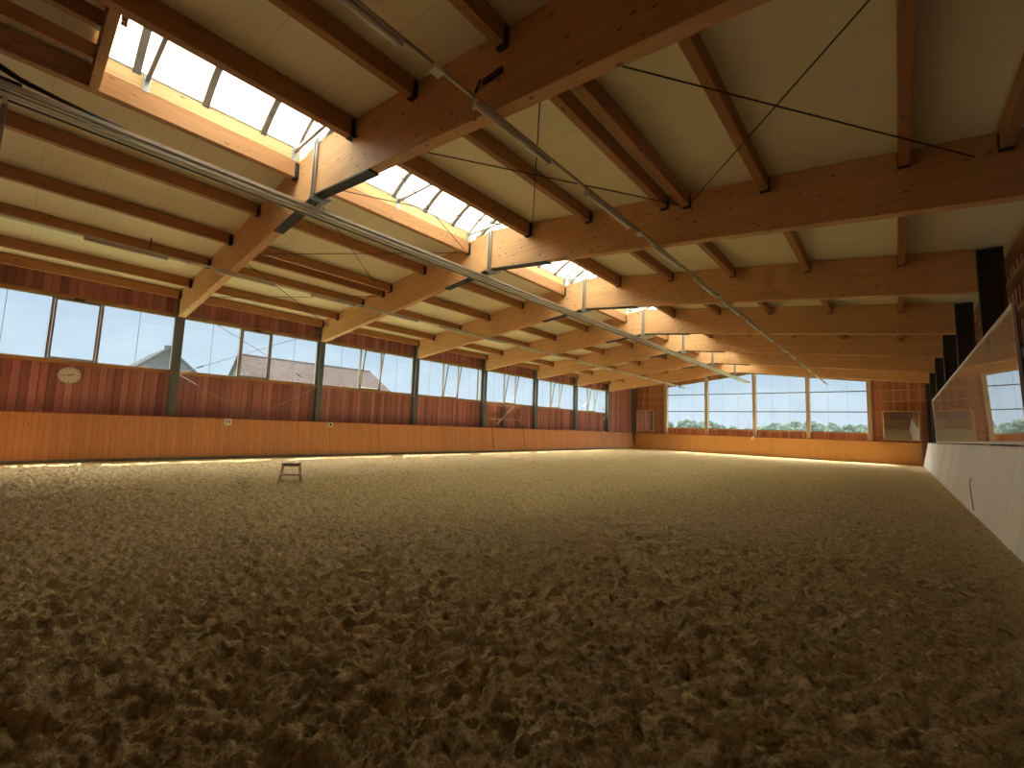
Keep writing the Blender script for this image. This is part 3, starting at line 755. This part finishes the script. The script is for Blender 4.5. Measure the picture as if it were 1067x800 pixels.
# ------------------------------------------------------------------ mirrors
# long mirror on the right wall, leaning slightly into the hall
my0, my1, mz0, mz1 = 10.05, 31.3, 1.58, 3.70
mroot = empty('wall_mirror', (20.31, (my0+my1)/2, mz0), 'very long dusty mirror leaning above the pale right kickboard', 'mirror')
ml = 0.055
mup = Vector((-ml, 0, mz1-mz0)).normalized(); mn = Vector((mup.z, 0, -mup.x))
MH = (mz1-mz0)/mup.z
def mirp(mbx, n_, mt_):
    o = mbx.build(n_, mt_, None, off=(20.31, (my0+my1)/2, mz0)); o.location = (0, 0, 0); o.parent = mroot; return o
npan = 12; pw = (my1-my0)/npan
b0 = Vector((20.325, 0, mz0))
for q in range(npan):
    yc = my0+pw*(q+0.5)
    mirp(MB().obox(b0+Vector((0, yc, 0))+mup*MH/2, (mn, (0, 1, 0), mup), (0.004, pw/2-0.004, MH/2)), 'mirror_panel', 'mirror')
mirp(MB().obox(b0+Vector((0, (my0+my1)/2, 0))+mup*MH/2+mn*0.018, (mn, (0, 1, 0), mup), (0.012, (my1-my0)/2, MH/2)), 'backing', 'steel_dark')
fr = MB()
for q in (0.0, MH): fr.obox(b0+Vector((0, (my0+my1)/2, 0))+mup*q-mn*0.004, (mn, (0, 1, 0), mup), (0.018, (my1-my0)/2+0.03, 0.028))
for q in (my0, my1): fr.obox(b0+Vector((0, q, 0))+mup*MH/2-mn*0.004, (mn, (0, 1, 0), mup), (0.02, 0.015, MH/2))
mirp(fr, 'frame', 'white')


def end_mirror(x0, x1, z0, z1, label):
    y = YW-0.34
    r = empty('corner_mirror', ((x0+x1)/2, y, z0), label, 'mirror')
    off = tuple(r.location)
    def Q(mbx, n_, mt_):
        o = mbx.build(n_, mt_, None, off=off); o.location = (0, 0, 0); o.parent = r
    r.rotation_euler = (math.radians(2.2), 0, 0)
    Q(MB().box(x0+.04, x1-.04, y-0.004, y+0.004, z0+.04, z1-.04), 'glass', 'mirror_clear')
    Q(MB().box(x0, x1, y+0.006, y+0.025, z0, z1), 'backing', 'steel_dark')
    f = MB(); t = 0.06
    f.box(x0, x0+t, y-0.02, y+0.006, z0, z1).box(x1-t, x1, y-0.02, y+0.006, z0, z1).box(x0+t, x1-t, y-0.02, y+0.006, z0, z0+t).box(x0+t, x1-t, y-0.02, y+0.006, z1-t, z1)
    Q(f, 'frame', 'curb')
    g = MB()
    for x in (x0+0.2, x1-0.2): g.box(x-0.03, x+0.03, y+0.026, YW-0.04, z0+0.3, z0+0.36).box(x-0.03, x+0.03, y+0.026, YW-0.04, z1-0.36, z1-0.3)
    Q(g, 'bracket', 'galv')
end_mirror(-0.02, 1.70, 1.62, 3.66, 'square wood-framed mirror on the end wall near the left corner')
end_mirror(18.08, 19.98, 1.60, 3.62, 'wood-framed mirror on the end wall near the right corner')

# ------------------------------------------------------------------ wall clock
cx_, cy_, cz_ = XL+0.06, 1.22, 2.67
ck = empty('wall_clock', (XL+0.02, cy_, cz_), 'round white wall clock on the boards under the nearest window', 'clock')
off = (XL+0.02, cy_, cz_)
def disc(r, x0, x1, seg=40): return MB().prism([(cy_+r*math.cos(2*math.pi*q/seg), cz_+r*math.sin(2*math.pi*q/seg)) for q in range(seg)], 'x', x0, x1)
def Q(mbx, n_, mt_, par=ck):
    o = mbx.build(n_, mt_, None, off=off); o.location = (0, 0, 0); o.parent = par; return o
Q(disc(0.265, XL+0.025, XL+0.065), 'case', 'alu')
Q(disc(0.245, XL+0.066, XL+0.072), 'dial', 'signwhite')
h = MB()
for q in range(12):
    a_ = 2*math.pi*q/12; c0, c1 = (0.19, 0.225)
    h.bar((XL+0.074, cy_+c0*math.sin(a_), cz_+c0*math.cos(a_)), (XL+0.074, cy_+c1*math.sin(a_), cz_+c1*math.cos(a_)), 0.018 if q % 3 == 0 else 0.009, 0.004, up=(1, 0, 0))
Q(h, 'hour_marks', 'black')
def hand(ang, ln, w_): return MB().bar((XL+0.079, cy_-0.04*math.sin(ang), cz_-0.04*math.cos(ang)), (XL+0.079, cy_+ln*math.sin(ang), cz_+ln*math.cos(ang)), w_, 0.004, up=(1, 0, 0))
Q(hand(math.radians(268), 0.19, 0.012), 'minute_hand', 'black')
Q(hand(math.radians(70), 0.11, 0.02), 'hour_hand', 'black')

# ------------------------------------------------------------------ arena marker signs
def text_mesh(ch, size, mat, name, parent, mw):
    cu = bpy.data.curves.new(name, 'FONT'); cu.body = ch; cu.size = size; cu.align_x = 'CENTER'; cu.align_y = 'CENTER'; cu.extrude = 0.003; cu.offset = 0.0
    to = bpy.data.objects.new('tmp', cu); COL.objects.link(to)
    bpy.context.view_layer.update()
    me = bpy.data.meshes.new_from_object(to.evaluated_get(bpy.context.evaluated_depsgraph_get()))
    bpy.data.objects.remove(to); me.name = name; me.materials.clear(); me.materials.append(M[mat])
    o = bpy.data.objects.new(name, me); COL.objects.link(o); o.parent = parent; o.matrix_local = mw
    return o
def sign_left(y, z, s, ch, label):
    xk = -LL*z/KZ
    r = empty('marker_sign', (xk+0.02, y, z), label, 'sign', None); r.rotation_euler = (0, -math.atan(LL/KZ), 0)
    MB().box(-0.012, 0.006, -s/2, s/2, -s/2, s/2).build('plate', 'signwhite', r, bevel=0.003)
    if ch == 'dot':
        MB().prism([(0.055*math.cos(q*math.pi/10), 0.055*math.sin(q*math.pi/10)) for q in range(20)], 'x', 0.007, 0.011).build('dot', 'black', r)
    elif ch:
        mw = Matrix(((0, 0, 1, 0.008), (1, 0, 0, 0), (0, 1, 0, -0.005), (0, 0, 0, 1)))
        text_mesh(ch, s*0.9, 'black', 'letter', r, mw)
sign_left(5.58, 1.37, 0.24, 'M', 'square white sign with black letter M on the left kickboard')
sign_left(9.60, 1.38, 0.19, 'dot', 'small white sign with a dark dot on the left kickboard')
sign_left(29.35, 1.47, 0.16, '', 'tiny white marker on kickboard cap just past the sixth column')
sign_left(33.9, 1.47, 0.16, '', 'tiny white marker on kickboard near the last left column')
r = empty('marker_sign', (10.05, YK+0.2, 1.40), 'small white marker sign in the middle of the end kickboard', 'sign')
MB().box(-0.11, 0.11, -0.025, -0.012, -0.11, 0.11).build('plate', 'signwhite', r)
MB().prism([(0.045*math.cos(q*math.pi/8), 0.045*math.sin(q*math.pi/8)) for q in range(16)], 'y', -0.03, -0.026).build('dot', 'black', r)

# ------------------------------------------------------------------ gate frame behind the kickboard, fourth bay
gt = empty('gate_frame', (-0.42, 21.5, 1.5), 'timber gate frame with pale diagonal brace below the window sill', 'gate')
def Q(mbx, n_, mt_):
    o = mbx.build(n_, mt_, None, off=(-0.42, 21.5, 1.5)); o.location = (0, 0, 0); o.parent = gt; return o
Q(MB().box(-0.46, -0.38, 19.93, 20.03, 0.1, 3.0), 'gate_post', 'rail_y'); Q(MB().box(-0.46, -0.38, 22.93, 23.03, 0.1, 3.0), 'gate_post', 'rail_y')
Q(MB().box(-0.45, -0.39, 20.03, 22.93, 2.02, 2.10), 'rail', 'post'); Q(MB().box(-0.45, -0.39, 20.03, 22.93, 2.9, 2.98), 'rail', 'post')
Q(MB().bar((-0.37, 20.6, 1.7), (-0.37, 22.2, 2.95), 0.03, 0.06, up=(1, 0, 0)), 'brace', 'white')
Q(MB().bar((-0.37, 22.2, 2.6), (-0.37, 23.3, 1.5), 0.03, 0.05, up=(1, 0, 0)), 'brace', 'rail_y')
Q(MB().box(-0.47, -0.37, 21.3, 21.4, 0.1, 3.0), 'middle_post', 'steel')

# ------------------------------------------------------------------ step stool on the sand
st0 = empty('step_stool', (7.58, 4.75, -0.02), 'small two-step wooden stool standing alone on the sand', 'stool'); st0.rotation_euler = (0, 0, math.radians(62))
W2 = 0.19
MB().box(-W2-0.02, W2+0.02, -0.02, 0.20, 0.47, 0.50).build('top_step', 'stoolwood', st0, bevel=0.004)
MB().box(-W2-0.03, W2+0.03, -0.24, -0.04, 0.225, 0.265).build('lower_step', 'stoolwood', st0, bevel=0.004)
for sx_ in (-1, 1):
    MB().bar((sx_*(W2+0.05), -0.20, 0.0), (sx_*(W2-0.01), 0.0, 0.469), 0.03, 0.045, up=(0, 1, 0)).build('leg', 'stoolwood', st0)
    MB().bar((sx_*(W2+0.05), 0.22, 0.0), (sx_*(W2-0.01), 0.17, 0.469), 0.03, 0.045, up=(0, 1, 0)).build('leg', 'stoolwood', st0)
    MB().bar((sx_*(W2+0.01), -0.18, 0.22), (sx_*(W2+0.01), 0.24, 0.22), 0.025, 0.04).build('side_rail', 'stoolwood', st0)
MB().box(-W2, W2, -0.0, 0.02, 0.42, 0.468).build('apron', 'stoolwood', st0)

# small black wire loop hanging over the right kickboard
mb = MB(); pts = []
for q in range(12):
    t = q/11; z = 0.75-0.62*t; y = 15.2-1.5*t+0.35*math.sin(t*3.0); pts.append((20+0.29*z/KZ-0.02, y, z+0.12*math.sin(t*3.1)))
o = mb.tube(pts, 0.008, 6).build('loose_wire', 'cable', None, True, off=pts[0]); tag(o, 'thin dark wire curling over the pale right kickboard', 'wire')

# ------------------------------------------------------------------ outdoors
g = MB().box(-200, -0.75, -150, 400, -1.2, -0.35).box(21.1, 200, -150, 400, -1.2, -0.35).box(-0.75, 21.1, YE+0.2, 400, -1.2, -0.35)
g.build('ground', 'grass')
struct(bpy.data.objects['ground'], 'green meadow around the hall')

# house with tiled roof
def house(y0, y1, xc, hw, ez, rz, roofmat, wallmat, label, gable_x=False):
    r = empty('house', (xc, (y0+y1)/2, -0.35), label, 'house')
    off = tuple(r.location)
    def Q(mbx, n_, mt_):
        o = mbx.build(n_, mt_, None, off=off); o.location = (0, 0, 0); o.parent = r; return o
    if not gable_x:
        Q(MB().box(xc-hw+.3, xc+hw-.3, y0+0.3, y1-0.5, -0.35, ez), 'wall', wallmat)
        Q(MB().prism([(xc-hw+.3, ez), (xc+hw-.3, ez), (xc, rz-0.25)], 'y', y0+0.3, y1-0.5), 'gable_wall', wallmat)
        for s in (-1, 1):
            # hipped far end: ridge shorter than eave
            n = 0.18
            a = [(xc+s*hw, y0, ez-0.1), (xc+s*hw, y1+2.2, ez-0.1), (xc, y1, rz), (xc, y0, rz)]
            m_ = MB(); m_.v = a+[(x, y, z-n) for x, y, z in a]; m_.f = [(0, 1, 2, 3), (7, 6, 5, 4), (0, 4, 5, 1), (1, 5, 6, 2), (2, 6, 7, 3), (3, 7, 4, 0)]
            Q(m_, 'roof_slope', roofmat)
        m_ = MB(); a = [(xc-hw, y1+2.2, ez-0.1), (xc+hw, y1+2.2, ez-0.1), (xc, y1, rz)]
        m_.v = a+[(x, y-0.05, z-0.15) for x, y, z in a]; m_.f = [(0, 1, 2), (5, 4, 3), (0, 3, 4, 1), (1, 4, 5, 2), (2, 5, 3, 0)]
        Q(m_, 'roof_hip', roofmat)
        Q(MB().tube([(xc, y0, rz+0.02), (xc, y1, rz+0.02)], 0.1, 8), 'ridge_tiles', roofmat)
    else:
        yc = (y0+y1)/2; h2 = (y1-y0)/2
        Q(MB().box(xc-hw, xc+hw, y0+0.3, y1-0.3, -0.35, ez), 'wall', wallmat)
        Q(MB().prism([(y0+0.3, ez), (y1-0.3, ez), (yc, rz-0.15)], 'x', xc-hw, xc+hw), 'gable_wall', wallmat)
        for s in (-1, 1):
            Q(MB().prism([(yc, rz), (yc+s*h2*1.08, ez-0.1), (yc+s*h2*1.08, ez-0.25), (yc, rz-0.15)], 'x', xc-hw-0.3, xc+hw+0.3), 'roof_slope', roofmat)
        Q(MB().box(xc+hw-0.4, xc+hw+0.1, yc-0.25, yc+0.25, rz-0.25, rz+0.15), 'vent_cap', 'greytile')
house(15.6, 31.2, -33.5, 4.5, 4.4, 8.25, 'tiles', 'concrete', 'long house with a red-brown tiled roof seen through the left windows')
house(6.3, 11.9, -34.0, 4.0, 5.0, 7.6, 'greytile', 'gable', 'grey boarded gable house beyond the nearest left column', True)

# distant trees
def tree_proto(kind, seed):
    rnd = random.Random(seed)
    r = empty('distant_tree', (0, 0, 0))
    hh = (7.5, 6.3, 8.5)[kind]
    MB().tube([(0, 0, 0), (0.1, 0, hh*0.3), (0.0, 0.1, hh*0.65)], [0.28, 0.2, 0.08], 6).build('trunk', 'bark', r, True)
    bm = bmesh.new()
    for q in range(22):
        a_ = rnd.uniform(0, 6.28); rad = rnd.uniform(0.2, 1.9); z = rnd.uniform(hh*0.35, hh*0.86)
        sc_ = rnd.uniform(0.6, 1.2)*(1.15-0.45*z/hh)
        mt_ = Matrix.Translation((math.cos(a_)*rad*(1.25-z/hh), math.sin(a_)*rad*(1.25-z/hh), z)) @ Matrix.Diagonal((sc_, sc_, sc_*1.1, 1))
        bmesh.ops.create_icosphere(bm, subdivisions=2, radius=1.0, matrix=mt_)
    for v in bm.verts: v.co += Vector((rnd.uniform(-.2, .2), rnd.uniform(-.2, .2), rnd.uniform(-.2, .2)))
    me = bpy.data.meshes.new('crown'); bm.to_mesh(me); bm.free(); me.materials.append(M['leaf'])
    o = bpy.data.objects.new('crown', me); COL.objects.link(o); o.parent = r
    return r
protos = [tree_proto(k_, 11+k_) for k_ in range(3)]; first = [True]*3
rt = random.Random(5)
n_t = 0
x = -78.0
while x < 58:
    k_ = rt.randrange(3)
    o = protos[k_] if first[k_] else copy_tree(protos[k_]); first[k_] = False
    hs = rt.uniform(0.9, 1.1)
    tgt = 8.0 if x < -34 else (8.0-(x+34)/12*2.8 if x < -22 else (5.4+(x+22)/10*2.2 if x < -12 else 7.6))
    o.location = (x, 170+rt.uniform(-12, 18), -1.2); o.scale = (hs*1.35, hs*1.35, tgt*rt.uniform(0.98, 1.12)/((7.5, 6.3, 8.5)[k_]*0.98)); o.rotation_euler = (0, 0, rt.uniform(0, 6.28))
    tag(o, 'hazy green tree in the distant tree line beyond the end windows', 'tree', 'distant trees beyond the end windows')
    x += rt.uniform(1.2, 2.1); n_t += 1
# bush with thin upright twigs, nearer
r = empty('shrub', (3.9, 78, -0.4), 'nearer green shrub with bare upright twigs outside the end windows', 'shrub')
bm = bmesh.new(); rnd = random.Random(2)
for q in range(16):
    sc_ = rnd.uniform(0.5, 1.1)
    bmesh.ops.create_icosphere(bm, subdivisions=2, radius=1.0, matrix=Matrix.Translation((rnd.uniform(-3.5, 3.5), rnd.uniform(-1, 1), rnd.uniform(0.6, 3.0))) @ Matrix.Diagonal((sc_*1.3, sc_, sc_, 1)))
for v in bm.verts: v.co += Vector((rnd.uniform(-.15, .15), rnd.uniform(-.15, .15), rnd.uniform(-.15, .15)))
me = bpy.data.meshes.new('foliage'); bm.to_mesh(me); bm.free(); me.materials.append(M['leaf'])
o = bpy.data.objects.new('foliage', me); COL.objects.link(o); o.parent = r
tw = MB()
for q in range(9):
    a_ = rnd.uniform(-3, 1.0); tw.tube([(a_, 0, 1.5), (a_+rnd.uniform(-.3, .3), 0, rnd.uniform(3.3, 4.6))], [0.04, 0.015], 4)
tw.build('twigs', 'bark', r)
